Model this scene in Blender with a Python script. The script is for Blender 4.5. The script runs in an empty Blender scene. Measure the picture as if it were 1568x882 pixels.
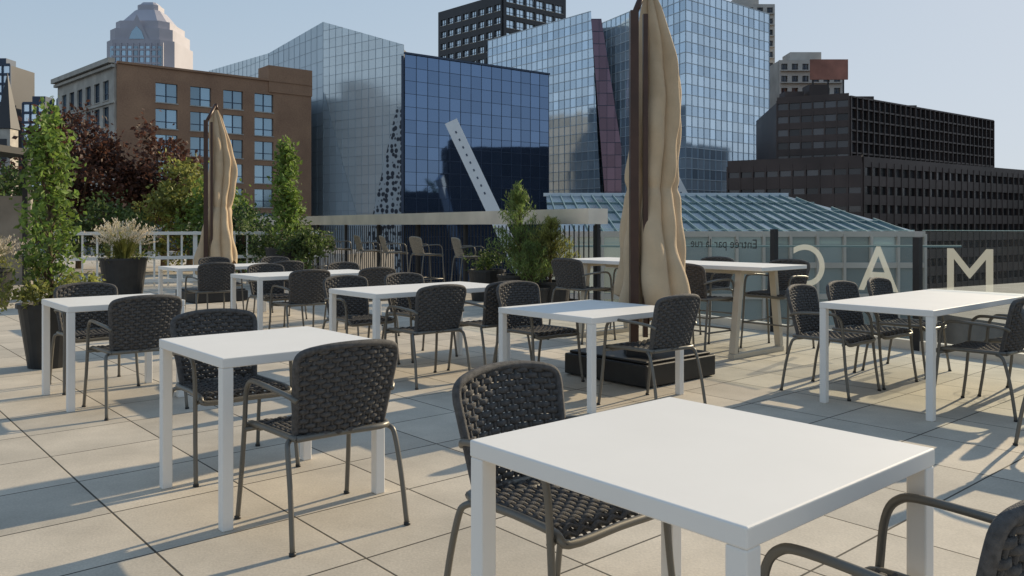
import bpy, math, random
import numpy as np
from mathutils import Vector, Matrix
random.seed(7); rng=np.random.default_rng(7)
scene=bpy.context.scene
# ------------------------------------------------------------------ materials
def newmat(name):
    m=bpy.data.materials.new(name); m.use_nodes=True
    nt=m.node_tree; b=nt.nodes['Principled BSDF']; return m,nt,b
def mat(name,col,rough=.6,metal=0,ns=0,na=.2,bump=0,bs=None,spec=None,island=0,coord='Object'):
    m,nt,b=newmat(name); L=nt.links
    b.inputs['Roughness'].default_value=rough; b.inputs['Metallic'].default_value=metal
    b.inputs['Base Color'].default_value=(*col,1)
    if spec is not None: b.inputs['Specular IOR Level'].default_value=spec
    tc=nt.nodes.new('ShaderNodeTexCoord'); last=None
    if ns:
        n=nt.nodes.new('ShaderNodeTexNoise'); n.inputs['Scale'].default_value=ns; n.inputs['Detail'].default_value=6
        L.new(tc.outputs[coord],n.inputs['Vector'])
        r=nt.nodes.new('ShaderNodeMapRange'); r.inputs[1].default_value=.3; r.inputs[2].default_value=.7
        r.inputs[3].default_value=1-na; r.inputs[4].default_value=1+na
        L.new(n.outputs['Fac'],r.inputs[0]); last=r.outputs[0]
    if island:
        g=nt.nodes.new('ShaderNodeNewGeometry')
        r=nt.nodes.new('ShaderNodeMapRange'); r.inputs[3].default_value=1-island; r.inputs[4].default_value=1+island
        L.new(g.outputs['Random Per Island'],r.inputs[0])
        if last:
            mm=nt.nodes.new('ShaderNodeMath'); mm.operation='MULTIPLY'; L.new(last,mm.inputs[0]); L.new(r.outputs[0],mm.inputs[1]); last=mm.outputs[0]
        else: last=r.outputs[0]
    if last:
        v=nt.nodes.new('ShaderNodeVectorMath'); v.operation='SCALE'; v.inputs[0].default_value=col
        L.new(last,v.inputs['Scale']); L.new(v.outputs[0],b.inputs['Base Color'])
    if bump:
        n=nt.nodes.new('ShaderNodeTexNoise'); n.inputs['Scale'].default_value=bs or 50; n.inputs['Detail'].default_value=4
        L.new(tc.outputs[coord],n.inputs['Vector'])
        bp=nt.nodes.new('ShaderNodeBump'); bp.inputs['Strength'].default_value=bump; bp.inputs['Distance'].default_value=.01
        L.new(n.outputs['Fac'],bp.inputs['Height']); L.new(bp.outputs[0],b.inputs['Normal'])
    return m
def leafmat(name,col,var=.5,trans=.45):
    m=mat(name,col,.55,island=var,ns=1.5,na=.35)
    nt=m.node_tree; b=nt.nodes['Principled BSDF']; out=nt.nodes['Material Output']
    t=nt.nodes.new('ShaderNodeBsdfTranslucent'); mx=nt.nodes.new('ShaderNodeMixShader'); mx.inputs[0].default_value=trans
    src=b.inputs['Base Color'].links[0].from_socket
    nt.links.new(src,t.inputs['Color']); nt.links.new(b.outputs[0],mx.inputs[1]); nt.links.new(t.outputs[0],mx.inputs[2]); nt.links.new(mx.outputs[0],out.inputs[0])
    return m
WHITE=mat('white_powdercoat',(.83,.80,.75),.5,ns=3,na=.02,bump=.05,bs=300,spec=.35)
ROPE=mat('rope',(.085,.08,.077),.8,ns=60,na=.35,bump=.5,bs=400)
ROPE_LIT=mat('rope_sunlit',(.30,.26,.20),.8,ns=60,na=.3,bump=.5,bs=400)  # paler copy of the rope: sunlight on the bar chairs put into the colour
TUBE=mat('tube_metal',(.16,.15,.13),.42,.3)
BLACK=mat('black_plastic',(.018,.018,.018),.5,ns=8,na=.3,bump=.1,bs=40)
FABRIC=mat('canvas',(.56,.42,.27),.9,ns=4,na=.12,bump=.3,bs=60)
MAST=mat('mast_bronze',(.06,.028,.018),.4,.2,ns=5)
STEEL=mat('brushed_steel',(.74,.67,.57),.38,.4,ns=2,na=.12)
DARKM=mat('dark_metal',(.02,.02,.022),.5,.2)
SOIL=mat('soil',(.04,.03,.02),.9,ns=20)
BARK=mat('bark',(.12,.085,.055),.9,ns=20,na=.4)
BEIGEM=mat('beige_legs',(.56,.5,.4),.5)
FENCEW=mat('fence_white',(.75,.74,.7),.5)
def glassrail():
    m,nt,b=newmat('rail_glass'); L=nt.links; out=nt.nodes['Material Output']; nt.nodes.remove(b)
    t=nt.nodes.new('ShaderNodeBsdfTransparent'); t.inputs[0].default_value=(.90,.95,.93,1)
    g=nt.nodes.new('ShaderNodeBsdfGlossy'); g.inputs['Roughness'].default_value=.02
    d=nt.nodes.new('ShaderNodeBsdfDiffuse'); d.inputs[0].default_value=(.8,.8,.76,1)
    lw=nt.nodes.new('ShaderNodeLayerWeight'); lw.inputs[0].default_value=.12
    m1=nt.nodes.new('ShaderNodeMixShader'); m2=nt.nodes.new('ShaderNodeMixShader'); m2.inputs[0].default_value=.04
    L.new(lw.outputs['Fresnel'],m1.inputs[0]); L.new(t.outputs[0],m1.inputs[1]); L.new(g.outputs[0],m1.inputs[2])
    L.new(m1.outputs[0],m2.inputs[1]); L.new(d.outputs[0],m2.inputs[2]); L.new(m2.outputs[0],out.inputs[0]); return m
GLASS=glassrail()
def frosted():
    m,nt,b=newmat('frosted_vinyl'); L=nt.links; out=nt.nodes['Material Output']; nt.nodes.remove(b)
    t=nt.nodes.new('ShaderNodeBsdfTransparent'); d=nt.nodes.new('ShaderNodeBsdfDiffuse'); d.inputs[0].default_value=(.9,.88,.8,1)
    tl=nt.nodes.new('ShaderNodeBsdfTranslucent'); tl.inputs[0].default_value=(.9,.88,.8,1)
    m1=nt.nodes.new('ShaderNodeMixShader'); m1.inputs[0].default_value=.4; m2=nt.nodes.new('ShaderNodeMixShader'); m2.inputs[0].default_value=.45
    L.new(d.outputs[0],m1.inputs[1]); L.new(tl.outputs[0],m1.inputs[2]); L.new(t.outputs[0],m2.inputs[1]); L.new(m1.outputs[0],m2.inputs[2]); L.new(m2.outputs[0],out.inputs[0]); return m
FROST=frosted()
def facmat(name,col,metal=.75,rough=.07,isl=.18): return mat(name,col,rough,metal,island=isl)
G_BLUE=facmat('glass_deep_blue',(.15,.22,.35),.85,.04,.10)
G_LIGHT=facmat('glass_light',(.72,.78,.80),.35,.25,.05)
G_LIGHT2=facmat('glass_light_shade',(.56,.64,.69),.25,.35,.05)  # darker copy of the light glass; shading at the facade fold put into the tint
G_CYAN=facmat('glass_cyan',(.66,.77,.87),.6,.10,.10)
G_CYAN2=facmat('glass_office_window',(.54,.66,.78),.65,.08,.16)
G_MAR=facmat('glass_maroon',(.16,.10,.13),.6,.1,.2)
G_DARK=facmat('glass_dark',(.06,.06,.065),.6,.1,.5)
G_WIN=facmat('glass_window',(.26,.36,.44),.7,.08,.4)
MUL_L=mat('mullion_light',(.38,.45,.50),.5,.3)
MUL_B=mat('mullion_blue',(.05,.07,.11),.5,.3)
MUL_W=mat('spandrel_white',(.58,.64,.68),.5,.2)
DBROWN=mat('dark_brown_metal',(.062,.043,.038),.5,.2,ns=.2,na=.3)
CONC=mat('concrete_light',(.47,.44,.40),.8,ns=.3,na=.15)
PYL=mat('pylon_white',(.85,.84,.82),.6,ns=.3,na=.05)
STONE=mat('stone_grey',(.48,.44,.38),.85,ns=.5,na=.2,bump=.3,bs=3)
TOWERP=mat('tower_granite',(.46,.44,.48),.6,ns=.05,na=.1)
BLACKT=mat('tower_black',(.035,.035,.04),.5,ns=.1,na=.2)
ROOFM=mat('roof_gravel',(.2,.19,.18),.9,ns=1)
RUST=mat('rust_sign',(.33,.14,.10),.7,ns=.3,na=.3)
REDP=mat('red_panel',(.55,.03,.03),.6)
def brickmat():
    m,nt,b=newmat('brown_brick'); L=nt.links
    tc=nt.nodes.new('ShaderNodeTexCoord'); 
    n=nt.nodes.new('ShaderNodeTexNoise'); n.inputs['Scale'].default_value=.25; n.inputs['Detail'].default_value=8
    L.new(tc.outputs['Object'],n.inputs['Vector'])
    n2=nt.nodes.new('ShaderNodeTexNoise'); n2.inputs['Scale'].default_value=6; L.new(tc.outputs['Object'],n2.inputs['Vector'])
    cr=nt.nodes.new('ShaderNodeValToRGB'); cr.color_ramp.elements[0].position=.3; cr.color_ramp.elements[0].color=(.26,.145,.09,1)
    cr.color_ramp.elements[1].position=.72; cr.color_ramp.elements[1].color=(.46,.27,.16,1)
    ad=nt.nodes.new('ShaderNodeMix'); ad.data_type='FLOAT'; ad.inputs[0].default_value=.4
    L.new(n.outputs['Fac'],ad.inputs[2]); L.new(n2.outputs['Fac'],ad.inputs[3]); L.new(ad.outputs[0],cr.inputs[0]); L.new(cr.outputs[0],b.inputs['Base Color'])
    b.inputs['Roughness'].default_value=.85; return m
BRICK=brickmat()
def dotmat():
    m,nt,b=newmat('perforated_panel'); L=nt.links
    tc=nt.nodes.new('ShaderNodeTexCoord'); v=nt.nodes.new('ShaderNodeTexVoronoi'); v.inputs['Scale'].default_value=1.15; v.inputs['Randomness'].default_value=.5
    L.new(tc.outputs['Object'],v.inputs['Vector'])
    r=nt.nodes.new('ShaderNodeValToRGB'); r.color_ramp.elements[0].position=.42; r.color_ramp.elements[0].color=(.04,.05,.07,1)
    r.color_ramp.elements[1].position=.5; r.color_ramp.elements[1].color=(.5,.55,.58,1)
    L.new(v.outputs['Distance'],r.inputs[0]); L.new(r.outputs[0],b.inputs['Base Color']); b.inputs['Roughness'].default_value=.4; return m
DOTS=dotmat()
ANG=math.radians(41)
def tilemat():
    m,nt,b=newmat('terrace_pavers'); L=nt.links
    tc=nt.nodes.new('ShaderNodeTexCoord'); mp=nt.nodes.new('ShaderNodeMapping'); mp.inputs['Rotation'].default_value=(0,0,-ANG)
    mp.inputs['Location'].default_value=(.12,.2,0)
    L.new(tc.outputs['Object'],mp.inputs[0])
    br=nt.nodes.new('ShaderNodeTexBrick'); br.offset=0; br.squash=1
    br.inputs['Scale'].default_value=1; br.inputs['Brick Width'].default_value=.61; br.inputs['Row Height'].default_value=.61
    br.inputs['Mortar Size'].default_value=.0055; br.inputs['Mortar Smooth'].default_value=.3; br.inputs['Bias'].default_value=0
    br.inputs['Color1'].default_value=(.61,.54,.44,1); br.inputs['Color2'].default_value=(.48,.43,.355,1); br.inputs['Mortar'].default_value=(.08,.07,.055,1)
    L.new(mp.outputs[0],br.inputs['Vector'])
    n=nt.nodes.new('ShaderNodeTexNoise'); n.inputs['Scale'].default_value=1.6; n.inputs['Detail'].default_value=9; n.inputs['Roughness'].default_value=.65
    L.new(tc.outputs['Object'],n.inputs['Vector'])
    n2=nt.nodes.new('ShaderNodeTexNoise'); n2.inputs['Scale'].default_value=90; n2.inputs['Detail'].default_value=3
    L.new(tc.outputs['Object'],n2.inputs['Vector'])
    r=nt.nodes.new('ShaderNodeMapRange'); r.inputs[1].default_value=.3; r.inputs[2].default_value=.7; r.inputs[3].default_value=.80; r.inputs[4].default_value=1.14
    L.new(n.outputs['Fac'],r.inputs[0])
    r2=nt.nodes.new('ShaderNodeMapRange'); r2.inputs[1].default_value=.3; r2.inputs[2].default_value=.7; r2.inputs[3].default_value=.9; r2.inputs[4].default_value=1.08
    L.new(n2.outputs['Fac'],r2.inputs[0])
    mu=nt.nodes.new('ShaderNodeMath'); mu.operation='MULTIPLY'; L.new(r.outputs[0],mu.inputs[0]); L.new(r2.outputs[0],mu.inputs[1])
    v=nt.nodes.new('ShaderNodeVectorMath'); v.operation='SCALE'; L.new(br.outputs['Color'],v.inputs[0]); L.new(mu.outputs[0],v.inputs['Scale'])
    L.new(v.outputs[0],b.inputs['Base Color']); b.inputs['Roughness'].default_value=.8; b.inputs['Specular IOR Level'].default_value=.3
    bp=nt.nodes.new('ShaderNodeBump'); bp.invert=True; bp.inputs['Strength'].default_value=.6; bp.inputs['Distance'].default_value=.004
    L.new(br.outputs['Fac'],bp.inputs['Height'])
    bp2=nt.nodes.new('ShaderNodeBump'); bp2.inputs['Strength'].default_value=.25; bp2.inputs['Distance'].default_value=.003
    L.new(n2.outputs['Fac'],bp2.inputs['Height']); L.new(bp.outputs[0],bp2.inputs['Normal']); L.new(bp2.outputs[0],b.inputs['Normal'])
    return m
TILE=tilemat()
# ------------------------------------------------------------------ mesh builder
def link(o): scene.collection.objects.link(o); return o
class MB:
    def __init__(s): s.p={}
    def add(s,part,m,vs,fs,smooth=False):
        q=s.p.setdefault(part,[m,[],[],[]]); o=len(q[1])
        q[1].extend([tuple(v) for v in vs]); q[2].extend([tuple(i+o for i in f) for f in fs]); q[3].extend([smooth]*len(fs))
    def singlemesh(s,name):
        me=bpy.data.meshes.new(name); vs=[];fs=[];sm=[];mi=[]
        for k,(part,(m,v,f,g)) in enumerate(s.p.items()):
            o=len(vs); vs+=v; fs+=[tuple(i+o for i in x) for x in f]; sm+=g
            if m.name not in [x.name for x in me.materials]: me.materials.append(m)
            idx=[x.name for x in me.materials].index(m.name); mi+=[idx]*len(f)
        me.from_pydata(vs,[],fs); me.polygons.foreach_set('use_smooth',sm); me.polygons.foreach_set('material_index',mi); me.update(); return me
    def single(s,name,loc=(0,0,0),rz=0):
        o=link(bpy.data.objects.new(name,s.singlemesh(name))); o.location=loc; o.rotation_euler=(0,0,rz); return o
    def group(s,name,loc=(0,0,0),rz=0):
        e=link(bpy.data.objects.new(name,None)); e.location=loc; e.rotation_euler=(0,0,rz)
        for part,(m,v,f,g) in s.p.items():
            me=bpy.data.meshes.new(part); me.from_pydata(v,[],f); me.polygons.foreach_set('use_smooth',g); me.materials.append(m); me.update()
            o=link(bpy.data.objects.new(part,me)); o.parent=e
        return e
def box(mb,part,m,c,h,u=(1,0,0),v=(0,1,0),w=(0,0,1)):
    c=Vector(c);u=Vector(u)*h[0];v=Vector(v)*h[1];w=Vector(w)*h[2]
    vs=[c+a*u+b*v+d*w for d in(-1,1) for b in(-1,1) for a in(-1,1)]
    mb.add(part,m,vs,[(0,2,3,1),(4,5,7,6),(0,1,5,4),(2,6,7,3),(0,4,6,2),(1,3,7,5)])
def smooth_path(pts,n=6):
    P=[Vector(p) for p in pts]; out=[]
    P=[P[0]*2-P[1]]+P+[P[-1]*2-P[-2]]
    for i in range(1,len(P)-2):
        for k in range(n):
            t=k/n; a,b,c,d=P[i-1:i+3]
            out.append(.5*((2*b)+(c-a)*t+(2*a-5*b+4*c-d)*t*t+(3*b-a-3*c+d)*t**3))
    out.append(P[-2]); return out
def tube(mb,part,m,pts,r,sides=8,caps=True,up=None,ab=None):
    n=len(pts); vs=[];fs=[]; prev=None
    for i,p in enumerate(pts):
        p=Vector(p); t=(Vector(pts[min(i+1,n-1)])-Vector(pts[max(i-1,0)])).normalized()
        if up is not None: x=Vector(up)
        elif prev is None: x=Vector((0,0,1)) if abs(t.z)<.9 else Vector((1,0,0))
        else: x=prev
        x=(x-t*x.dot(t)).normalized(); prev=x; y=t.cross(x)
        rr=r[i] if isinstance(r,(list,tuple)) else r
        a,b=(ab if ab else (rr,rr))
        for k in range(sides):
            th=2*math.pi*k/sides; vs.append(p+x*a*math.cos(th)+y*b*math.sin(th))
    for i in range(n-1):
        for k in range(sides):
            k2=(k+1)%sides; fs.append((i*sides+k,i*sides+k2,(i+1)*sides+k2,(i+1)*sides+k))
    if caps: fs.append(tuple(range(sides))[::-1]); fs.append(tuple((n-1)*sides+k for k in range(sides)))
    mb.add(part,m,vs,fs,True)
def bevel(o,w=.004,s=2):
    b=o.modifiers.new('bevel','BEVEL'); b.width=w; b.segments=s; b.limit_method='ANGLE'; return o
# ------------------------------------------------------------------ camera / light
EYE=1.32
cam=bpy.data.cameras.new('camera'); co=link(bpy.data.objects.new('camera',cam)); scene.camera=co
co.location=(0,0,EYE); co.rotation_euler=(math.radians(90),0,0)
cam.lens=28.97; cam.sensor_width=36; cam.shift_y=-.0606; cam.clip_end=9000; cam.clip_start=.05
AZ=math.radians(47); EL=math.radians(22)
Ld=Vector((math.sin(AZ)*math.cos(EL),math.cos(AZ)*math.cos(EL),math.sin(EL)))
sl=bpy.data.lights.new('sun','SUN'); so=link(bpy.data.objects.new('sun',sl)); sl.energy=5; sl.angle=math.radians(.5); sl.color=(1,.83,.58)
so.rotation_euler=Ld.to_track_quat('Z','Y').to_euler(); so.location=(30,30,40)
w=bpy.data.worlds.new('World'); scene.world=w; w.use_nodes=True
nt=w.node_tree; bg=nt.nodes['Background']; sk=nt.nodes.new('ShaderNodeTexSky'); sk.sky_type='NISHITA'; sk.sun_disc=False
sk.sun_elevation=EL; sk.sun_rotation=AZ; sk.air_density=1; sk.dust_density=.4; sk.ozone_density=1; sk.altitude=100
# soft shoulder on the very bright glow round the sun:  out = A*c/(c+B)
ad=nt.nodes.new('ShaderNodeVectorMath'); ad.operation='ADD'; ad.inputs[1].default_value=(1.5,1.5,1.5)
dv=nt.nodes.new('ShaderNodeVectorMath'); dv.operation='DIVIDE'; ml=nt.nodes.new('ShaderNodeVectorMath'); ml.operation='MULTIPLY'; ml.inputs[1].default_value=(5.9,6.5,7.3)
nt.links.new(sk.outputs[0],ad.inputs[0]); nt.links.new(sk.outputs[0],dv.inputs[0]); nt.links.new(ad.outputs[0],dv.inputs[1]); nt.links.new(dv.outputs[0],ml.inputs[0])
nt.links.new(ml.outputs[0],bg.inputs[0]); bg.inputs[1].default_value=.118
scene.view_settings.view_transform='Standard'
# ------------------------------------------------------------------ ground + terrace
GZ=-16
mb=MB(); mb.add('g',mat('asphalt_ground',(.07,.07,.07),.9,ns=.02,na=.4),[(-6000,-6000,GZ),(6000,-6000,GZ),(6000,6000,GZ),(-6000,6000,GZ)],[(0,1,2,3)]); mb.single('ground')
E=Vector((.5524,-.8336,0)); N=Vector((-.8336,-.5524,0))   # rail direction, inward normal
def RP(t): return Vector((3.29,10.3,0))-E*t   # t>0 goes away from the camera
tp=[RP(-22),RP(30),Vector((-34,40,0)),Vector((-34,-14,0)),Vector((8,-14,0))]
tp=[p-N*.25 if i<2 else p for i,p in enumerate(tp)]
n=len(tp); mb=MB()
mb.add('terrace_floor',TILE,[(p.x,p.y,0) for p in tp],[tuple(range(n))[::-1]])
vs=[(p.x,p.y,-.005) for p in tp]+[(p.x,p.y,GZ) for p in tp]
mb.add('podium_walls',CONC,vs,[(i,(i+1)%n,n+(i+1)%n,n+i) for i in range(n)])
mb.group('terrace')
# ------------------------------------------------------------------ rope chair
def chair_mesh(name,seat=.44,rope=ROPE,bar=False):
    mb=MB(); H=seat
    bh=.37 if not bar else .33
    def bw(v):
        w=.205+.036*v
        if v>.86: w-=.022*((v-.86)/.14)**2
        return w
    def B(u,v,d=0): return Vector((u*bw(v), -.215-.085*v+.04*u*u-d, H+.0+bh*v-.012*u*u*v))
    nr=17 if not bar else 15
    NW=14
    for k in range(nr+1):
        v=.02+.97*k/nr
        pts=[B(-1+2*i/56,v,.008*math.cos(math.pi*NW*i/56+math.pi*k)) for i in range(57)]
        tube(mb,'back',rope,pts,.01,6,up=(0,0,1),ab=(bh/nr*.5,.006))
    for m_ in range(NW+1):
        u=-1+2*m_/NW
        tube(mb,'back',rope,[B(u,j/6*.99) for j in range(7)],.0065,6)
    rim=[B(-1,v/8*.8) for v in range(8)]+[B(-1,.84),B(-1,.95),B(-.93,1.01),B(-.6,1.035),B(-.2,1.04),B(.2,1.04),B(.6,1.035),B(.93,1.01),B(1,.95),B(1,.84)]+[B(1,.8-v/8*.8) for v in range(9)]
    tube(mb,'back_rim',rope,smooth_path(rim,3),.0155,8)
    def S(u,q,d=0):
        return Vector((u*(.215+.02*q), -.21+.455*q, H-.018*(1-u*u)*math.sin(math.pi*min(1,q*1.05))-.03*max(0,(q-.85)/.15)**2 + d))
    ns=20
    for k in range(ns+1):
        q=k/ns
        pts=[S(-1+2*i/56,q,.007*math.cos(math.pi*NW*i/56+math.pi*k)) for i in range(57)]
        tube(mb,'seat',rope,pts,.01,6,up=(0,1,0),ab=(.0108,.006))
    for m_ in range(NW+1):
        u=-1+2*m_/NW
        tube(mb,'seat',rope,[S(u,j/8) for j in range(9)],.0065,6)
    ring=[S(-1,0),S(-1,.5),S(-1,.9),S(-.92,1.0),S(0,1.0),S(.92,1.0),S(1,.9),S(1,.5),S(1,0),S(0,0),S(-1,0)]
    tube(mb,'seat_frame',TUBE,smooth_path(ring,4),.014,8)
    r=.0115
    for s in(-1,1):
        A=H+.2
        if bar: A=H+.19
        pts=[(s*.275,.265,0),(s*.268,.235,H*.5),(s*.262,.215,H),(s*.262,.20,A-.07),(s*.262,.165,A-.015),(s*.262,.10,A),(s*.262,-.08,A-.005),(s*.245,-.2,A-.02),(s*.225,-.235,A-.04)]
        tube(mb,'frame',TUBE,smooth_path(pts,5),r,8)
        pts=[(s*.27,-.29,0),(s*.262,-.255,H*.5),(s*.255,-.215,H-.06),(s*.245,-.19,H-.02),(s*.215,-.15,H-.012)]
        tube(mb,'frame',TUBE,smooth_path(pts,5),r,8)
        tube(mb,'frame',TUBE,[(s*.262,.213,H-.03),(s*.2,.19,H-.022)],r,8)
        if bar: tube(mb,'frame',TUBE,[(s*.268,.243,.28),(s*.265,-.262,.28)],.009,8)
        for y,x in((.265,.275),(-.29,.27)):
            tube(mb,'glides',BLACK,[(s*x,y,.0),(s*x,y,.012)],.015,8)
    if bar:
        tube(mb,'frame',TUBE,[(-.268,.243,.28),(.268,.243,.28)],.009,8); tube(mb,'frame',TUBE,[(-.265,-.265,.3),(.265,-.265,.3)],.009,8)
    tube(mb,'frame',TUBE,[(-.21,-.15,H-.012),(.21,-.15,H-.012)],r,8); tube(mb,'frame',TUBE,[(-.21,.19,H-.03),(.21,.19,H-.03)],r,8)
    return mb.singlemesh(name)
CH=chair_mesh('rope_chair'); BCH=chair_mesh('bar_chair',.76,ROPE_LIT,True); MCH=chair_mesh('counter_chair',.6,ROPE,True)
a=Vector((math.cos(ANG),math.sin(ANG),0)); b=Vector((math.sin(ANG),-math.cos(ANG),0))
def chair(x,y,fx,fy,me=CH,nm='rope_chair',j=.05):
    o=link(bpy.data.objects.new(nm,me)); o.location=(x,y,0)
    o.rotation_euler=(0,0,math.atan2(fy,fx)-math.pi/2+random.uniform(-j,j)); return o
mbv=(-b.x,-b.y); pb=(b.x,b.y)
for x,y,f in [(-.857,3.69,mbv),(-1.553,4.55,pb),(.16,2.68,pb),(.88,1.80,mbv),(-2.74,5.99,mbv),(-3.46,6.82,pb),
    (-4.1,11.2,mbv),(-3.3,11.7,mbv),(-4.5,12.7,pb),(-3.6,12.9,pb),(-2.42,9.43,mbv),(-1.75,9.95,mbv),(-3.0,10.4,pb),(-2.1,10.9,pb),
    (-.74,7.04,mbv),(-.2,7.5,mbv),(-1.46,7.87,pb),(-.94,8.33,pb),(.22,7.0,pb),(1.02,6.06,mbv),
    (2.56,6.6,pb),(3.05,7.02,pb),(3.6,7.5,pb),(3.42,5.95,mbv),(4.0,6.35,mbv),(3.42,4.9,pb),(4.15,4.05,mbv)]:  # last two chairs stand out of view, added to throw shadows into frame
    chair(x,y,*f)
# ------------------------------------------------------------------ tables
def table(cx,cy,la,lb,z=.75,t=.045,leg=.05):
    mb=MB(); ha,hb=la/2,lb/2
    box(mb,'top',WHITE,(0,0,z-t/2),(ha,hb,t/2))
    for sx in(-1,1):
        for sy in(-1,1):
            box(mb,'leg',WHITE,(sx*(ha-leg/2-.0015),sy*(hb-leg/2-.0015),(z-t)/2),(leg/2,leg/2,(z-t)/2))
    o=mb.single('white_table',(cx,cy,0),ANG); bevel(o,.005,3); return o
table(.486,2.156,.85,.85); table(-1.205,4.12,.82,.82); table(-3.1,6.4,.82,.82)
table(-4.15,11.9,1.6,.8); table(-2.49,10.04,1.6,.8); table(-.84,7.69,1.5,.8); table(.62,6.5,1.05,1.02,.675); table(3.32,6.51,2.0,.82); table(3.8,4.48,.82,.82)  # last table is out of view, added for its shadow on the floor
mb=MB(); L_=2.75
box(mb,'top',WHITE,(0,0,.90),(L_/2,.42,.02))
for sx in(-1,1):
    x=sx*(L_/2-.32)
    box(mb,'runner',BEIGEM,(x,0,.025),(.035,.46,.025))
    for sy in(-1,1):
        p0=Vector((x,sy*.42,.05)); p1=Vector((x,sy*.30,.88)); d=(p1-p0); l=d.length; d.normalize(); u=Vector((1,0,0)); v=d.cross(u)
        box(mb,'leg',BEIGEM,(p0+p1)/2,(.035,.03,l/2),u,v,d)
    box(mb,'cross_rail',BEIGEM,(x,0,.86),(.03,.27,.02))
box(mb,'stretcher',BEIGEM,(0,0,.84),(L_/2-.36,.03,.02))
bevel(mb.single('high_table',(1.82,9.25,0),ANG-math.pi/2),.004,2)
c0=Vector((1.82,9.25,0))
for s,side in((-.95,1),(0,1),(.95,1),(-.9,-1),(.75,-1)):
    p=c0+b*s+a*side*.55
    chair(p.x,p.y,-a.x*side,-a.y*side,MCH,'counter_chair')
for t in (7.82,6.16,9.32,10.69,12.47,13.58,15.1):
    p=RP(t)+N*.8; chair(p.x,p.y,-N.x,-N.y,BCH,'bar_chair',.25)
# ------------------------------------------------------------------ railing
mb=MB(); GE=mat('glass_edge',(.45,.6,.56),.2)
def rpost(t,h,w=.035): 
    p=RP(t)+N*.02; box(mb,'posts',DARKM,(p.x,p.y,h/2),(w,w,h/2),E,N)
ts=[3.46,1.73,0,-1.86,-3.72,-5.58,-7.44]
for i,t in enumerate(ts[:-1]):
    t2=ts[i+1]; A_=RP(t-.045); B_=RP(t2+.045); p=(A_+B_)/2
    mb.add('glass_panel',GLASS,[(A_.x,A_.y,.1),(B_.x,B_.y,.1),(B_.x,B_.y,1.27),(A_.x,A_.y,1.27)],[(0,1,2,3)])
    box(mb,'glass_edge',GE,(p.x,p.y,1.274),((t-t2)/2-.045,.006,.003),E,N)
    box(mb,'base_channel',STEEL,(p.x,p.y,.05),((t-t2)/2-.03,.045,.05),E,N)
for t,h in ((1.73,1.2),(0,1.28),(-1.86,1.2),(-3.72,1.2),(-5.58,1.2)): rpost(t,h)
mb.group('glass_railing')
mb=MB()
p0,p1=RP(3.46),RP(17.2); c=(p0+p1)/2
box(mb,'top_beam',STEEL,(c.x,c.y,1.475),((17.2-3.46)/2,.2,.125),E,N)
q0=RP(17.2); q1=q0+N*2.6; c2=(q0+q1)/2
box(mb,'return_beam',STEEL,(c2.x,c2.y,1.47),(1.3,.15,.12),N,E)
t=3.5
while t<17.2:
    p=RP(t)-N*.05; box(mb,'bars',DARKM,(p.x,p.y,.67),(.008,.008,.66),E,N); t+=.13
for t in [3.5,5.6,7.7,9.8,11.9,14,16.1]:
    p=RP(t)-N*.02; box(mb,'posts',DARKM,(p.x,p.y,.675),(.035,.035,.675),E,N)
box(mb,'low_rail',DARKM,(c.x-N.x*.05,c.y-N.y*.05,.08),((17.2-3.46)/2,.02,.02),E,N)
mb.group('steel_balustrade')
def letter(txt,t,z,size,m,nm,align='CENTER'):
    cu=bpy.data.curves.new(nm,'FONT'); cu.body=txt; cu.size=size; cu.extrude=0; cu.align_x=align
    o=bpy.data.objects.new('tmp',cu); link(o); bpy.context.view_layer.update()
    dg=bpy.context.evaluated_depsgraph_get(); me=bpy.data.meshes.new_from_object(o.evaluated_get(dg)); bpy.data.objects.remove(o)
    me.materials.clear(); me.materials.append(m)
    k=link(bpy.data.objects.new(nm,me)); X=-E; Y=Vector((0,0,1)); Z=X.cross(Y)
    M=Matrix((X,Y,Z)).transposed().to_4x4(); p=RP(t)+N*.012+Vector((0,0,z)); M.translation=p; k.matrix_world=M; return k
letter('C',-.5,.6,.72,FROST,'glass_lettering'); letter('A',-1.4,.6,.72,FROST,'glass_lettering'); letter('M',-2.4,.6,.72,FROST,'glass_lettering')
letter('Entrée par la rue',.85,1.03,.17,BLACK,'entrance_text')
letter('LE\nRESTO',-3.15,.86,.14,FROST,'small_lettering')
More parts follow.
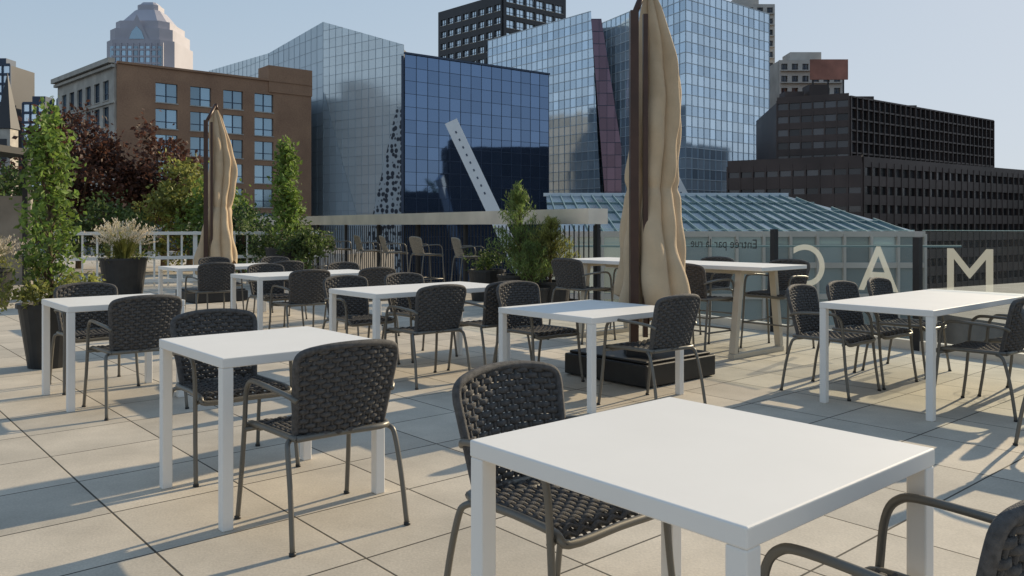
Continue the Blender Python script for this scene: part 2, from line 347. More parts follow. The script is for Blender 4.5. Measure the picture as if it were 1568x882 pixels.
# ------------------------------------------------------------------ umbrellas
def umbrella(x,y,seed,rz=0,side=1):
    rs=random.Random(seed); mb=MB()
    zs=[.55,.8,1.1,1.4,1.65,1.9,2.2,2.5,2.8,3.0,3.25,3.42]; R=[.36,.33,.285,.245,.215,.225,.235,.22,.18,.145,.09,.035]
    nz,nth=150,260; vs=[];fs=[]; cx=.135*side
    ph=[rs.uniform(0,6.28) for _ in range(8)]
    for i in range(nz+1):
        q=i/nz
        for k in range(nth):
            th=2*math.pi*k/nth
            zb=.58+.11*math.sin(2*th+ph[0])+.06*math.sin(4*th+ph[1])
            z=zb+(3.42-zb)*q
            r=float(np.interp(z,zs,R))
            tw=.55*math.sin(1.1*z+ph[2])+.25*math.sin(2.7*z+ph[3])
            s_=(7*th+tw*1.6+.7*math.sin(2*th+ph[6])+.5*math.sin(th+.8*z+ph[4]))/math.pi
            c=abs(math.cos(s_*math.pi/2)); 
            f=.64+.38*c**.75
            f*=1+.11*math.sin(3*th+1.9*z+ph[4])+.06*math.sin(5*z+2*th+ph[5])+.035*math.sin(13*z+4*th+ph[7])
            f*=1-.08*math.exp(-((z-1.65)/.05)**2)
            ox=cx+.03*math.sin(2.1*z+ph[0])-.07*side*max(0,(z-2.4)/1.0); oy=.03*math.sin(1.7*z+ph[1])
            vs.append((ox+r*f*math.cos(th),oy+r*f*math.sin(th),z))
    for i in range(nz):
        for k in range(nth):
            k2=(k+1)%nth; fs.append((i*nth+k,i*nth+k2,(i+1)*nth+k2,(i+1)*nth+k))
    mb.add('folded_canopy',FABRIC,vs,fs,True)
    box(mb,'mast',MAST,(-.085*side,-.235,1.66),(.035,.045,1.50)); box(mb,'mast_strut',MAST,(.01*side,-.25,1.75),(.02,.025,1.38))
    box(mb,'mast_foot',DARKM,(-.05*side,-.23,.22),(.11,.09,.05))
    tube(mb,'arm',MAST,[(-.085*side,-.22,3.12),(.06*side,0,3.46)],.028,8); tube(mb,'finial',MAST,[(cx-.06*side,0,3.38),(cx-.06*side,0,3.49)],[.04,.02],10)
    for k in range(4):
        th=k*1.57+.4; tube(mb,'rib',MAST,[(cx+.10*math.cos(th),.10*math.sin(th),.44),(cx-.04*side+.03*math.cos(th),.03*math.sin(th),3.2)],.009,6)
    e=mb.group('closed_patio_umbrella',(x,y,0),rz)
    m2=MB(); box(m2,'base',BLACK,(0,0,.10),(.47,.47,.09)); box(m2,'base',BLACK,(0,0,.205),(.44,.44,.012))
    me=m2.singlemesh('weighted_base'); o=link(bpy.data.objects.new('weighted_base',me)); o.parent=e; o.rotation_euler=(0,0,ANG-rz); bevel(o,.035,4)
umbrella(1.13,7.3,3,0); umbrella(-5.32,14.6,11,.3,)
# ------------------------------------------------------------------ plants
G1=leafmat('leaf_bright',(.17,.25,.05)); G2=leafmat('leaf_mid',(.10,.145,.04)); G3=leafmat('leaf_yellow',(.26,.27,.07)); G4=leafmat('leaf_dark',(.04,.075,.025))
PURP=leafmat('leaf_purple',(.10,.045,.03),.6); PLUME=leafmat('plume',(.75,.65,.5),.25,.3); FERN=leafmat('leaf_fern',(.19,.26,.07)); REDF=leafmat('red_flower',(.5,.02,.02),.3)
def leaves(mb,part,m,C,size,aspect=.5,updown=None):
    C=np.asarray(C); n=len(C)
    A=rng.normal(size=(n,3)); A/=np.linalg.norm(A,axis=1)[:,None]
    if updown is not None: A=A*.45+np.asarray(updown); A/=np.linalg.norm(A,axis=1)[:,None]
    B_=rng.normal(size=(n,3)); B_-=A*(A*B_).sum(1)[:,None]; B_/=np.linalg.norm(B_,axis=1)[:,None]
    s=size*rng.uniform(.6,1.3,(n,1)); N_=np.cross(A,B_)
    V=np.stack([C-A*s,C+B_*s*aspect+N_*s*.15,C+A*s,C-B_*s*aspect+N_*s*.15],1).reshape(-1,3)
    mb.add(part,m,V.tolist(),[(4*i,4*i+1,4*i+2,4*i+3) for i in range(n)])
def clumps(shape,nc,nl,sig):
    out=[]
    for _ in range(nc):
        c=shape(); out.append(np.array(c)+rng.normal(size=(nl,3))*sig*rng.uniform(.6,1.3))
    return np.concatenate(out)
def pot(mb,x,y,z0,h,rt,rb,sq=False):
    n=28; vs=[];fs=[]; prof=[(rb,0),(rt,h-.04),(rt+.02,h-.04),(rt+.02,h),(rt-.02,h),(rt-.03,h-.06)]
    for r,z in prof:
        for k in range(n): vs.append((x+r*math.cos(2*math.pi*k/n),y+r*math.sin(2*math.pi*k/n),z0+z))
    for i in range(len(prof)-1):
        for k in range(n): fs.append((i*n+k,i*n+(k+1)%n,(i+1)*n+(k+1)%n,(i+1)*n+k))
    mb.add('pot',BLACK,vs,fs); mb.add('soil',SOIL,vs[-n:],[tuple(range(n))])
def column_tree(name,x,y,z0,z1,rad,nc,nl,size,m,potd=None,sig=.07):
    mb=MB(); 
    if potd: pot(mb,0,0,potd[0],potd[1],potd[2],potd[3])
    zt=potd[0]+potd[1]-.1 if potd else 0
    tr=[(.02*math.sin(k),.02*math.cos(1.7*k),zt+(z1-zt)*k/8*.97) for k in range(9)]
    tube(mb,'trunk',BARK,tr,[.028*(1-k/9.5) for k in range(9)],8)
    Hh=z1-z0
    def sh():
        q=rng.uniform(0,1)**.9; r=rad*(math.sin(math.pi*min(1,.14+q*.86))**.6)*(1-.5*q)*rng.uniform(.35,1.1)*(1+.25*math.sin(9*q)); th=rng.uniform(0,6.28)
        return (r*math.cos(th),r*math.sin(th),z0+Hh*q)
    cs=[]
    for _ in range(nc):
        c=np.array(sh()); 
        zb=max(zt+.2,c[2]-.25)
        tube(mb,'limbs',BARK,[(0,0,zb),tuple(c)],[.008,.003],5,caps=False)
        cs.append(c+rng.normal(size=(nl,3))*sig*np.array([1,1,1.4]))
    leaves(mb,'foliage',m,np.concatenate(cs),size,.55)
    return mb.group(name,(x,y,0))
column_tree('potted_columnar_tree',-4.35,7.75,.85,2.36,.29,72,38,.033,G1,(0,.6,.26,.18),.06)
mb=MB(); leaves(mb,'foliage',G3,clumps(lambda:(rng.uniform(-.3,.55),rng.uniform(-.3,.3),.66+rng.uniform(-.02,.14)),26,45,.045),.028); mb.single('low_shrub',(-4.4,7.6,0))
column_tree('potted_cone_tree',-4.95,18,1.05,3.15,.36,80,32,.055,G1,(0,.85,.42,.34),.085)
def grass(name,x,y,zb,h,n,potd,plume=True):
    mb=MB(); pot(mb,0,0,*potd); vs=[];fs=[];pl=[]
    for _ in range(n):
        th=rng.uniform(0,6.28); ln=h*rng.uniform(.6,1.1); sp=rng.uniform(.1,.75)*h
        r0=rng.uniform(0,.12); ct,st=math.cos(th),math.sin(th); o=len(vs); wd=.006
        for k in range(6):
            q=k/5; r=r0+sp*q**1.5; z=zb+ln*(q-.28*q**3*(sp/h)*1.3); ww=wd*(1-q*.8)
            vs+= [(r*ct-st*ww,r*st+ct*ww,z),(r*ct+st*ww,r*st-ct*ww,z)]
        fs+=[(o+2*k,o+2*k+1,o+2*k+3,o+2*k+2) for k in range(5)]
        if plume and rng.uniform()<.45:
            for k in range(14):
                q=.75+.3*k/14; r=r0+sp*q**1.5; pl.append((r*ct+rng.normal()*.012,r*st+rng.normal()*.012,zb+ln*(q-.28*min(q,1)**3*(sp/h)*1.3)))
    mb.add('blades',G3,vs,fs)
    if pl: leaves(mb,'plumes',PLUME,pl,.02,.4,(0,0,.7))
    leaves(mb,'base_foliage',G3,clumps(lambda:(rng.normal()*.2,rng.normal()*.2,zb+rng.uniform(0,.3)*h),20,25,.06),.03,.3)
    mb.group(name,(x,y,0))
grass('potted_fountain_grass',-6.6,14,.72,.72,420,(0,.78,.37,.28))
grass('potted_fountain_grass',-8.5,13.4,.6,.6,300,(0,.62,.34,.26))
def conifer(name,x,y,zb,h,rad,nb,m,potd):
    mb=MB(); pot(mb,0,0,*potd); C=[]
    tube(mb,'trunk',BARK,[(0,0,zb-.1),(.02,0,zb+h*.5),(0,.02,zb+h*.96)],[.025,.015,.005],6)
    for k in range(nb):
        q=rng.uniform(0,1); z=zb+h*q*.95; th=rng.uniform(0,6.28); l=rad*(1-q)**.75*rng.uniform(.6,1.2)+.05
        p1=np.array((l*math.cos(th),l*math.sin(th),z+l*.75)); p0=np.array((0,0,z))
        tube(mb,'limbs',BARK,[tuple(p0),tuple(p1)],[.006,.002],4,caps=False)
        nn=int(16+60*l)
        u=rng.uniform(.2,1.05,(nn,1)); C.append(p0+(p1-p0)*u+rng.normal(size=(nn,3))*.025)
    leaves(mb,'needles',m,np.concatenate(C),.045,.16,(0,0,.5)); mb.group(name,(x,y,0))
conifer('potted_conifer',.12,13.9,.55,1.5,.45,110,FERN,(0,.5,.36,.3))
conifer('potted_conifer',.62,13.5,.4,1.05,.42,120,G3,(0,.42,.34,.3))
conifer('potted_conifer',.3,13.2,.3,.75,.4,80,FERN,(0,.34,.3,.26))
mb=MB(); pot(mb,0,0,0,.55,.32,.26); leaves(mb,'foliage',G2,clumps(lambda:(rng.normal()*.16,rng.normal()*.16,.6+rng.uniform(0,.25)),22,30,.05),.03); mb.group('planter_bush',(-.45,14.6,0))
for x,y,s in((-5.4,18.6,.9),(-4.4,17.6,.6)):
    mb=MB(); leaves(mb,'foliage',G2,clumps(lambda:(rng.normal()*.4*s,rng.normal()*.4*s,.9+rng.normal()*.28*s),60,40,.09),.045); tube(mb,'stems',BARK,[(0,0,0),(0,0,.9)],.03,6); mb.single('shrub',(x,y,0))
def broad(name,x,y,c,rx,ry,rz,nc,nl,size,m,sig,extra=None):
    mb=MB()
    tube(mb,'trunk',BARK,[(0,0,0),(.05,0,c*.5),(0,0,c)],[.11,.09,.05],8)
    def sh():
        while 1:
            v=rng.uniform(-1,1,3); l=np.linalg.norm(v)
            if .3<l<1: break
        v=v*(1+.25*math.sin(5*v[0]+3*v[2])); return (v[0]*rx,v[1]*ry,c+v[2]*rz)
    cs=[]
    for k in range(nc):
        p=np.array(sh()); 
        if k%3==0: tube(mb,'limbs',BARK,[(0,0,c*.45+rng.uniform(0,.4)*c),tuple(p*np.array([.5,.5,1])*1.0-np.array([0,0,.1])),tuple(p)],[.04,.025,.008],5,caps=False)
        cs.append(p+rng.normal(size=(nl,3))*sig*rng.uniform(.6,1.3))
    leaves(mb,'foliage',m,np.concatenate(cs),size,.6)
    if extra: leaves(mb,'blossom',extra,clumps(sh,7,14,.06),.05)
    mb.group(name,(x,y,0))
broad('purple_leaf_tree',-13.4,25.5,2.9,2.0,1.5,1.8,150,50,.085,PURP,.2)
broad('purple_leaf_tree',-11.2,26.5,2.7,1.6,1.3,1.5,110,50,.085,PURP,.18)
broad('green_garden_tree',-9.4,24,1.7,1.3,1.0,1.3,110,50,.075,G3,.16)
broad('green_garden_tree',-8.1,23,1.4,1.0,.9,1.05,90,50,.07,G1,.15)
broad('garden_bush',-14.2,23,1.6,1.3,1.0,1.2,90,45,.07,G2,.16,REDF)
broad('garden_bush',-11,22.5,1.1,1.5,.8,.8,90,45,.06,G2,.15)
broad('garden_bush',-6.9,21,1.0,1.1,.8,.85,90,45,.055,G4,.13)
mb=MB(); f0=Vector((-9.6,17.2,0)); f1=Vector((-4.6,19.6,0)); d=(f1-f0); l=d.length; d.normalize(); nn=Vector((d.y,-d.x,0))
for z in(.12,.62,1.16): box(mb,'rail',FENCEW,((f0+f1)/2)+Vector((0,0,z)),(l/2,.03,.035),d,nn)
k=0
while k*.28<l:
    p=f0+d*k*.28; box(mb,'post' if k%5==0 else 'slat',FENCEW,p+nn*(-.04)+Vector((0,0,.6)),(.045 if k%5==0 else .02,.008,.6),d,nn); k+=1
mb.group('white_fence')
mb=MB(); px=-12.6
box(mb,'roof',DARKM,(px,16.5,2.95),(1.9,2.2,.07)); box(mb,'fascia',DARKM,(px,14.25,2.86),(1.95,.04,.14))
for x in(-1.7,1.7):
    for y in(14.5,18.5): box(mb,'post',DARKM,(px+x,y,1.44),(.06,.06,1.44))
box(mb,'awning',mat('awning_cream',(.75,.66,.54),.8),(px+2.15,14.0,1.98),(1.5,.12,.26)); box(mb,'back_wall',mat('pavilion_panel',(.3,.27,.23),.7,ns=2),(px,18.7,1.0),(1.7,.05,1.0))
mb.group('garden_pavilion')
# ------------------------------------------------------------------ city
def clip(cell,poly):
    out=cell
    m=len(poly)
    for i in range(m):
        ax,ay=poly[i]; bx,by=poly[(i+1)%m]; inp=out; out=[]
        if not inp: return []
        def side(p): return (bx-ax)*(p[1]-ay)-(by-ay)*(p[0]-ax)
        for k in range(len(inp)):
            p=inp[k]; q=inp[(k+1)%len(inp)]; sp,sq=side(p),side(q)
            if sp>=0: out.append(p)
            if sp*sq<0:
                t=sp/(sp-sq); out.append((p[0]+(q[0]-p[0])*t,p[1]+(q[1]-p[1])*t))
    return out
def span(poly,val,axis):
    r=[]
    for i in range(len(poly)):
        p,q=poly[i],poly[(i+1)%len(poly)]
        if (p[axis]-val)*(q[axis]-val)<=0 and p[axis]!=q[axis]:
            t=(val-p[axis])/(q[axis]-p[axis]); r.append(p[1-axis]+(q[1-axis]-p[1-axis])*t)
    return (min(r),max(r)) if len(r)>1 else None
def panel(mb,O,u,v,poly,ds,dt,gm,bm,bwv=.06,bwh=.06,bd=.08,jit=.004,tag='',off=0,rowmat=None,gm2=None):
    O=Vector(O);u=Vector(u).normalized();v=Vector(v).normalized();nn=u.cross(v)
    s0=min(p[0] for p in poly);s1=max(p[0] for p in poly);t0=min(p[1] for p in poly);t1=max(p[1] for p in poly)
    ni=max(1,round((s1-s0)/ds)); ds=(s1-s0)/ni; nj=max(1,int(math.ceil((t1-t0)/dt)))
    for j in range(nj):
        for i in range(ni):
            A=(s0+i*ds,t1-(j+1)*dt)
            c=clip([A,(A[0]+ds,A[1]),(A[0]+ds,A[1]+dt),(A[0],A[1]+dt)],poly)
            if len(c)<3: continue
            cs=sum(p[0] for p in c)/len(c);ct=sum(p[1] for p in c)/len(c); ja,jb=random.gauss(0,jit),random.gauss(0,jit)
            vs=[O+u*p[0]+v*p[1]+nn*(off+ja*(p[0]-cs)+jb*(p[1]-ct)) for p in c]
            if gm2 and j%2: mb.add('vision_glass'+tag,gm2,vs,[tuple(range(len(vs)))])
            else: mb.add('glazing'+tag,gm,vs,[tuple(range(len(vs)))])
    for i in range(ni+1):
        s=s0+i*ds; r=span(poly,min(max(s,s0+.001),s1-.001),0)
        if r and r[1]-r[0]>.1: box(mb,'mullions'+tag,bm,O+u*s+v*(r[0]+r[1])/2+nn*(off+bd/2),(bwv/2,(r[1]-r[0])/2,bd/2),u,v,nn)
    for j in range(nj+1):
        t=t1-j*dt; r=span(poly,min(max(t,t0+.001),t1-.001),1)
        if r and r[1]-r[0]>.1: box(mb,'transoms'+tag,rowmat or bm,O+u*(r[0]+r[1])/2+v*t+nn*(off+bd*.4),((r[1]-r[0])/2,bwh/2,bd*.4),u,v,nn)
def prism(mb,part,m,fp,zb,zt):
    n=len(fp); zts=zt if isinstance(zt,(list,tuple)) else [zt]*n
    vs=[(p[0],p[1],zb) for p in fp]+[(p[0],p[1],z) for p,z in zip(fp,zts)]
    mb.add(part,m,vs,[(i,(i+1)%n,n+(i+1)%n,n+i) for i in range(n)]+[tuple(range(n,2*n)),tuple(range(n))[::-1]])
def wall2(p0,p1):
    d=Vector((p1[0]-p0[0],p1[1]-p0[1],0)); return Vector((p0[0],p0[1],0)),d.normalized(),d.length
Z=(0,0,1)
def back(p,k=.25): return (p[0]*(1+k/math.hypot(*p)),p[1]*(1+k/math.hypot(*p)))
def masonry(mb,p0,p1,zb,zt,cols,rows,wm,gm,dep=.35,tag='',fm=MUL_B,nm=2):
    O,u,l=wall2(p0,p1); nn=u.cross(Vector(Z)); Zv=Vector(Z)
    ed=[0]+[x for c in cols for x in c]+[l]
    for i in range(0,len(ed),2):
        a0,a1=ed[i],ed[i+1]
        if a1-a0>.01: box(mb,'walls'+tag,wm,O+u*(a0+a1)/2+Zv*(zb+zt)/2+nn*dep/2,((a1-a0)/2,(zt-zb)/2,dep/2),u,Zv,nn)
    rz=[zb]+[x for r in sorted(rows) for x in r]+[zt]
    for c0,c1 in cols:
        for i in range(0,len(rz),2):
            z0,z1=rz[i],rz[i+1]
            if z1-z0>.01: box(mb,'walls'+tag,wm,O+u*(c0+c1)/2+Zv*(z0+z1)/2+nn*(dep-.01)/2,((c1-c0)/2,(z1-z0)/2,(dep-.01)/2),u,Zv,nn)
        for z0,z1 in rows:
            e=random.gauss(0,.004)
            for h in range(nm):
                x0=c0+(c1-c0)*h/nm;x1=c0+(c1-c0)*(h+1)/nm; e=random.gauss(0,.01); g=random.gauss(0,.01)
                mb.add('windows'+tag,gm,[O+u*x0+Zv*z0-nn*e,O+u*x1+Zv*z0+nn*e,O+u*x1+Zv*z1+nn*(e+g),O+u*x0+Zv*z1-nn*(e-g)],[(0,1,2,3)])
                box(mb,'frames'+tag,fm,O+u*x0+Zv*(z0+z1)/2+nn*.06,(.06,(z1-z0)/2,.05),u,Zv,nn)
            box(mb,'frames'+tag,fm,O+u*(c0+c1)/2+Zv*(z0+(z1-z0)*.35)+nn*.05,((c1-c0)/2,.05,.045),u,Zv,nn)
            box(mb,'sills'+tag,STONE,O+u*(c0+c1)/2+Zv*(z0-.06)+nn*(dep+.04),((c1-c0)/2+.1,.07,.06),u,Zv,nn)
# brick building
mb=MB(); P0,P1,P2=(-72.4,132),(-55.2,115),(-32.8,134)
cols=[(5.14+4.9*i,8.2+4.9*i) for i in range(5)]; cols=[c for c in cols if c[1]<25]
rows=[(19.1-3.72*k,21.9-3.72*k) for k in range(9)]
masonry(mb,P1,P2,GZ,24,cols,rows,BRICK,G_WIN)
masonry(mb,P0,P1,GZ,24,[(2+3.6*i,4.2+3.6*i) for i in range(6)],rows,STONE,G_WIN,tag='_side')
O,u,l=wall2(P0,P1); nn=u.cross(Vector(Z))
for z,e,h in((24.3,.9,.35),(23.6,.5,.2),(18.6,.25,.15)): box(mb,'cornice',STONE,O+u*l/2+Vector((0,0,z))+nn*(.35+e/2),(l/2+.4,h,e/2),u,Vector(Z),nn)
O,u,l=wall2(P1,P2); nn=u.cross(Vector(Z)); box(mb,'coping',BRICK,O+u*l/2+Vector((0,0,24.15))+nn*.3,(l/2,.15,.3),u,Vector(Z),nn)
box(mb,'penthouse',BRICK,O+u*(l-3.6)+Vector((0,0,24.4))-nn*1.5,(3.7,2.1,2),u,Vector(Z),nn)
prism(mb,'core',ROOFM,[back(P1),back(P2),(-45,160),(-80,150),back(P0)],GZ,23.5)
mb.group('brick_building')
# granite tower with crown
mb=MB(); X0,Y0=-219,500
def tier(hw,z0,z1,hw2=None):
    h2=hw if hw2 is None else hw2
    c=.3
    def ring(h): return [(-h,-h*(1-c)),(-h*(1-c),-h),(h*(1-c),-h),(h,-h*(1-c)),(h,h*(1-c)),(h*(1-c),h),(-h*(1-c),h),(-h,h*(1-c))]
    r0,r1=ring(hw),ring(h2); vs=[(X0+x,Y0+y,z0) for x,y in r0]+[(X0+x,Y0+y,z1) for x,y in r1]
    mb.add('walls',TOWERP,vs,[(i,(i+1)%8,8+(i+1)%8,8+i) for i in range(8)]+[tuple(range(8,16))])
tier(20,GZ,110);tier(18.5,110,117);tier(16,117,122);tier(14,122,130.5,7.5);tier(6.2,130.5,134);tier(5.6,134,136,4)
for i in range(9):
    box(mb,'window_strips',G_WIN,(X0-14+i*3.5,Y0-20.1,46),(1.0,.15,60)); box(mb,'fins',TOWERP,(X0-12.2+i*3.5,Y0-20.3,46),(.3,.4,62))
for z in range(60,108,4): box(mb,'bands',TOWERP,(X0,Y0-20.2,z),(14.2,.25,.6))
mb.add('gable',TOWERP,[(X0-8,Y0-19,108),(X0+8,Y0-19,108),(X0,Y0-19,125)],[(0,1,2)])
mb.add('arch_window',G_WIN,[(X0-4.5,Y0-19.3,110.5),(X0+4.5,Y0-19.3,110.5),(X0+2.8,Y0-19.3,115),(X0,Y0-19.3,118),(X0-2.8,Y0-19.3,115)],[(0,1,2,3,4)])
mb.group('granite_tower')
# light museum wing
mb=MB(); A0,A1,A2=(-66.9,182),(-32.1,140),(-16.9,129)
O,u,l=wall2(A0,A1)
panel(mb,O,u,Z,[(0,GZ),(32,GZ),(32,34.3),(0,35.6)],2.2,2.2,G_LIGHT,MUL_L,.05,.05,.05)
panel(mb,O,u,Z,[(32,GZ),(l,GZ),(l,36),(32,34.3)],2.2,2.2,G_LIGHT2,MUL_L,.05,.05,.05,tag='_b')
O,u,l=wall2(A1,A2)
panel(mb,O,u,Z,[(0,GZ),(l,GZ),(l,29.7),(0,36)],1.55,1.55,G_LIGHT,MUL_L,.05,.05,.05,tag='_c')
nn=u.cross(Vector(Z))
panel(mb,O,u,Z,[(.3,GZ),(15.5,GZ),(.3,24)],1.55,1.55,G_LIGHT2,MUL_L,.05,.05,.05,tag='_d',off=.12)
mb.add('perforated_screen',DOTS,[O+u*s+Vector((0,0,z))+nn*.35 for s,z in((l-10,-8),(l-.1,-8),(l-.1,20),(l-1.3,20))],[(0,1,2,3)])
prism(mb,'core',ROOFM,[back(A1,.4),back(A2,.4),(-14,155),(-52,195),back(A0,.4)],GZ,[35,29,29,33,33])
mb.group('glass_museum_wing')
# deep blue museum
mb=MB(); B0,B1=(-16.4,126),(6.4,143.5); O,u,l=wall2(B0,B1); 
panel(mb,O,u,Z,[(0,GZ),(l,GZ),(l,27.6),(0,27.6)],2.0,2.0,G_BLUE,MUL_B,.06,.06,.05,jit=.0018)
nn=u.cross(Vector(Z)); box(mb,'parapet',MUL_B,O+u*l/2+Vector((0,0,27.75))+nn*.05,(l/2+.1,.15,.2),u,Vector(Z),nn)
box(mb,'edge',MUL_B,(-16.75,128,5),(.2,1.9,22.4))
prism(mb,'core',ROOFM,[back(B0,.4),back(B1,.4),(3,170),(-13,160)],GZ,27.3)
mb.group('blue_glass_museum')
def slab(p0,p1,w,dp,nm):
    m_=MB(); p0=Vector(p0);p1=Vector(p1);d=(p1-p0);L=d.length;d.normalize();u=d.cross(Vector((0,1,0))).normalized();v=d.cross(u)
    box(m_,'shaft',PYL,(p0+p1)/2,(w/2,dp/2,L/2),u,v,d)
    for k in range(9): box(m_,'slots',MUL_B,p0+d*L*(.68+.034*k)-Vector((0,1,0))*(dp/2+.01),(w*.06,.03,.17),u,v,d)
    m_.group(nm)
slab((6.5,115,-16),(-8.75,119,16.3),1.9,1.4,'slanted_white_pylon'); slab((36,120,-16),(21.5,118,11),1.7,1.2,'slanted_white_pylon')
# glass office C + D
mb=MB(); C0,C1=(-5.7,195),(16.1,168); O,u,l=wall2(C0,C1)
panel(mb,O,u,Z,[(0,GZ),(l+4.5,GZ),(l,45.1),(0,45.1)],1.8,1.9,G_CYAN,MUL_L,.05,.14,.1,rowmat=MUL_W,gm2=G_CYAN2)
panel(mb,(0,166.8,0),(1,0,0),Z,[(20.6,GZ),(27.3,GZ),(18.1,43.2),(16,43.2)],1.7,2.5,G_MAR,MUL_B,.06,.1,.1,tag='_maroon')
D0,D1,D2=(18.2,175),(31.2,148),(51.8,166); O,u,l=wall2(D0,D1)
panel(mb,O,u,Z,[(0,GZ),(l,GZ),(l,44),(0,44)],1.8,1.9,G_CYAN,MUL_L,.05,.12,.1,tag='_d1',rowmat=MUL_W,gm2=G_CYAN2)
O,u,l=wall2(D1,D2)
panel(mb,O,u,Z,[(0,GZ),(l,GZ),(l,44),(0,44)],1.8,1.9,G_CYAN,MUL_L,.05,.12,.1,tag='_d2',rowmat=MUL_W,gm2=G_CYAN2)
prism(mb,'core',ROOFM,[back(C0,.5),back(C1,.5),(17.5,170),(18.5,177),back(D1,.6),back(D2,.6),(42,205),(2,217)],GZ,43.2)
mb.group('glass_office_building')
# black tower
mb=MB(); K0,K1,K2=(-22,250),(-2.6,230),(15.7,245)
masonry(mb,K0,K1,GZ,66,[(1.2+3.4*i,3.6+3.4*i) for i in range(8)],[(61.5-3.6*k,63.4-3.6*k) for k in range(20)],BLACKT,G_CYAN,.5,fm=BLACKT)
masonry(mb,K1,K2,GZ,68.5,[(1+3.7*i,4+3.7*i) for i in range(6)],[(64-3.6*k,66.3-3.6*k) for k in range(20)],BLACKT,G_CYAN,.5,tag='_r',fm=BLACKT)
prism(mb,'core',BLACKT,[back(K1,.4),back(K2,.4),(5,275),back(K0,.4)],GZ,66)
mb.group('black_tower')
def resi(name,x0,x1,y,zt,col,nb,m=CONC):
    mb=MB(); w_=(x1-x0)/nb
    masonry(mb,(x0,y),(x1,y),GZ,zt,[(w_*i+w_*.2,w_*i+w_*.8) for i in range(nb)],[(zt-3.0*k-2.5,zt-3.0*k-.9) for k in range(int((zt+10)/3))],m,G_DARK,.5)
    prism(mb,'core',m,[(x0,y+.2),(x1,y+.2),(x1,y+16),(x0,y+16)],GZ,zt-.1)
    for k in range(int((zt-5)/3)): box(mb,'balconies',m,((x0+x1)/2,y-.9,zt-3*k-2.7),((x1-x0)/2*.96,.5,.12))
    box(mb,'roof_plant',m,((x0+x1)/2,y+6,zt+1.3),((x1-x0)*.25,3,1.4)); mb.group(name)
resi('apartment_tower',58,71.3,224,61.5,None,5); resi('apartment_tower',64.3+2,82,205,42.5,None,6)
mb=MB(); box(mb,'panel',RUST,(72.3,188,37),(4.3,.2,2.3)); 
for x in(-3.5,0,3.5): box(mb,'post',DARKM,(72.3+x,188.5,25),(.15,.15,14))
mb.group('rooftop_billboard')
mb=MB(); box(mb,'panel',REDP,(51.2,164,17.5),(1.4,.3,1.8)); box(mb,'post',DARKM,(51.2,164.4,0),(.2,.2,16)); mb.group('red_sign')
# dark brown complex
mb=MB(); Q0,Q1,Q2=(36.7,114),(45,110),(79,135.6)
O,u,l=wall2(Q0,Q1); panel(mb,O,u,Z,[(0,GZ),(l,GZ),(l,18.6),(0,18.6)],1.55,1.8,G_DARK,DBROWN,.18,.9,.3)
O,u,l=wall2(Q1,Q2); panel(mb,O,u,Z,[(0,GZ),(l,GZ),(l,18.6),(0,18.6)],1.4,1.5,G_DARK,DBROWN,.16,.22,.35,tag='_side')
prism(mb,'core',DBROWN,[back(Q1,.4),back(Q2,.4),(66,160),(40,135),back(Q0,.4)],GZ,18.5)
R0,R1,R2=(27.4,104.5),(40.8,96),(75,120)
O,u,l=wall2(R0,R1); panel(mb,O,u,Z,[(0,GZ),(l,GZ),(l,8.8),(0,8.8)],1.6,2.2,G_DARK,DBROWN,.2,1.5,.3,tag='_low')
O,u,l=wall2(R1,R2); panel(mb,O,u,Z,[(0,GZ),(l,GZ),(l,8.8),(0,8.8)],1.6,2.2,G_DARK,DBROWN,.2,1.2,.3,tag='_low2')
prism(mb,'core_low',DBROWN,[back(R1,.4),back(R2,.4),(82,140),(38,118),back(R0,.4)],GZ,8.7)
for (x,y,z,h) in((39,115,19.2,.7),(42,114,19.6,1.1),(50,118,19.1,.6),(60,126,19.1,.5)): box(mb,'roof_units',DBROWN,(x,y,z),(1.3,1.2,h))
mb.group('dark_brown_complex')
# sloped glass roof hall: glass slope, glazed street front and gable
GH=facmat('glass_greenhouse',(.13,.20,.24),.6,.15,.2); GB=mat('green_bars',(.2,.3,.31),.5,.3)
mb=MB(); v=Vector((0,15,2.6)).normalized(); sl_=Vector((0,15,2.6)).length
panel(mb,(0,45,.9),(1,0,0),v,[(2,0),(22.5,0),(20,sl_),(2.5,sl_)],.75,3.8,GH,GB,.07,.07,.12)
panel(mb,(2,45,0),(1,0,0),Z,[(0,GZ),(20.5,GZ),(20.5,.88),(0,.88)],1.5,1.7,facmat('glass_hall_front',(.35,.42,.43),.5,.12,.3),CONC,.14,.3,.2,tag='_front')
mb.add('gable',DARKM,[(22.5,45,.88),(22.5,45,GZ),(20.1,60,GZ),(20.1,60,3.4)],[(0,1,2,3)]); box(mb,'ridge',MUL_W,(11.2,60.1,3.6),(8.9,.2,.12))
mb.group('sloped_glass_roof_hall')
mb=MB()
masonry(mb,(-34,75),(-14,70),GZ,-1,[(1+3*i,3.2+3*i) for i in range(6)],[(-4-3.5*k,-2-3.5*k) for k in range(3)],CONC,G_WIN); prism(mb,'core',ROOFM,[(-34,75.3),(-14,70.3),(-12,84),(-32,88)],GZ,-1.1); mb.group('low_stone_building')
mb=MB(); masonry(mb,(25,40),(55,62),GZ,-3.5,[(1+3*i,3.2+3*i) for i in range(12)],[(-6.5-3.5*k,-4.5-3.5*k) for k in range(2)],CONC,G_DARK); prism(mb,'core',ROOFM,[(25,40.4),(55,62.4),(50,75),(22,58)],GZ,-3.6); mb.group('low_office_building')
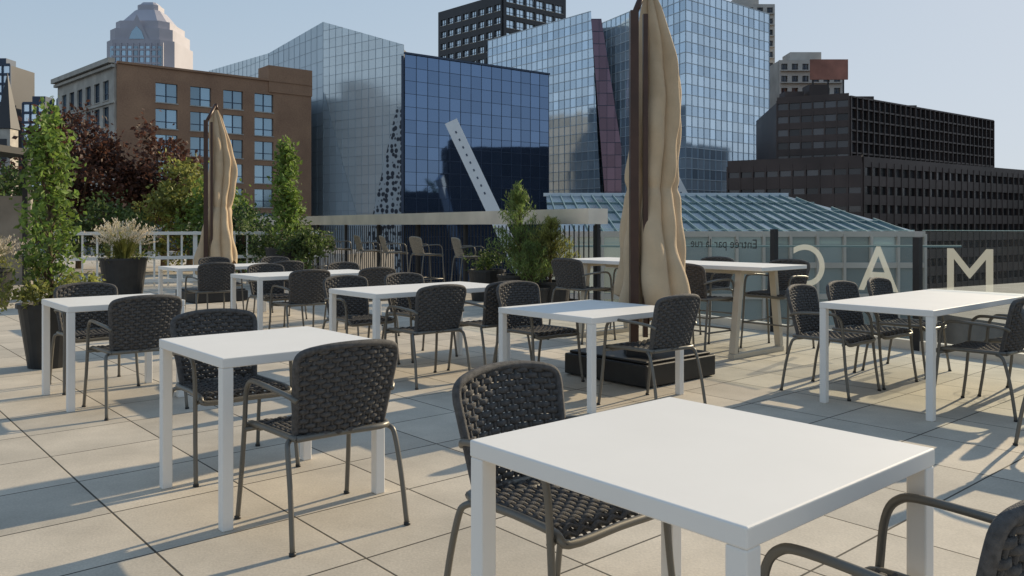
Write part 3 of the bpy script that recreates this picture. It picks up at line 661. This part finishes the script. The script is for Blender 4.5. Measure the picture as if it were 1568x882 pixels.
def simple_tower(name,x0,x1,y,zt,gm,bm):
    mb=MB(); panel(mb,(x0,y,0),(1,0,0),Z,[(0,GZ),(x1-x0,GZ),(x1-x0,zt),(0,zt)],3,3.5,gm,bm,.4,.9,.5); prism(mb,'core',BLACKT,[(x0,y+.3),(x1,y+.3),(x1,y+15),(x0,y+15)],GZ,zt-.2)
    box(mb,'roof_plant',bm,((x0+x1)/2,y+6,zt+1.5),((x1-x0)*.3,3,1.5)); mb.group(name)
simple_tower('teal_office_tower',-200,-182.5,300,60,G_CYAN,MUL_B); simple_tower('blue_office_block',-178,-170,300,46,G_CYAN,MUL_B); simple_tower('blue_office_block',-171,-162,310,49,G_BLUE,MUL_L)
mb=MB(); sx,sy=-150,245
prism(mb,'tower',STONE,[(sx-2,sy-2),(sx+2,sy-2),(sx+2,sy+2),(sx-2,sy+2)],GZ,30)
mb.add('spire',BLACKT,[(sx-2.4,sy-2.4,30.1),(sx+2.4,sy-2.4,30.1),(sx+2.4,sy+2.4,30.1),(sx-2.4,sy+2.4,30.1),(sx,sy,47)],[(0,1,4),(1,2,4),(2,3,4),(3,0,4)])
box(mb,'louvres',BLACKT,(sx,sy-2.1,24),(1,.1,3)); mb.group('church_spire')
# street trees on the slope east of the museums (seen as reflections in the blue glass)
mb=MB(); cs=[]
for k in range(20):
    yy=0+k*7.8+rng.normal()*2; xx=114+rng.normal()*3; hh=rng.uniform(22,36); tube(mb,'trunks',BARK,[(xx,yy,GZ),(xx,yy,GZ+hh*.7)],[.5,.2],6)
    for _ in range(26): cs.append(np.array((xx+rng.normal()*2.2,yy+rng.normal()*2.6,GZ+hh*rng.uniform(.35,1)))+rng.normal(size=(22,3))*.9)
leaves(mb,'foliage',G4,np.concatenate(cs),.75,.6); mb.group('park_trees')
# hill
mb=MB(); nx,ny=60,20; vs=[];fs=[]
for j in range(ny+1):
    for i in range(nx+1):
        X=300+2200*i/nx; Y=1500+800*j/ny; h=125*math.exp(-((X-1150)/550)**2-((Y-1900)/260)**2)*(1+.08*math.sin(X*.03)+.05*math.sin(X*.11+Y*.05)); vs.append((X,Y,GZ-1+h))
for j in range(ny):
    for i in range(nx): k=j*(nx+1)+i; fs.append((k,k+1,k+nx+2,k+nx+1))
mb.add('h',mat('hill_trees',(.07,.10,.06),.9,ns=.02,na=.4),vs,fs,True); mb.single('hill')
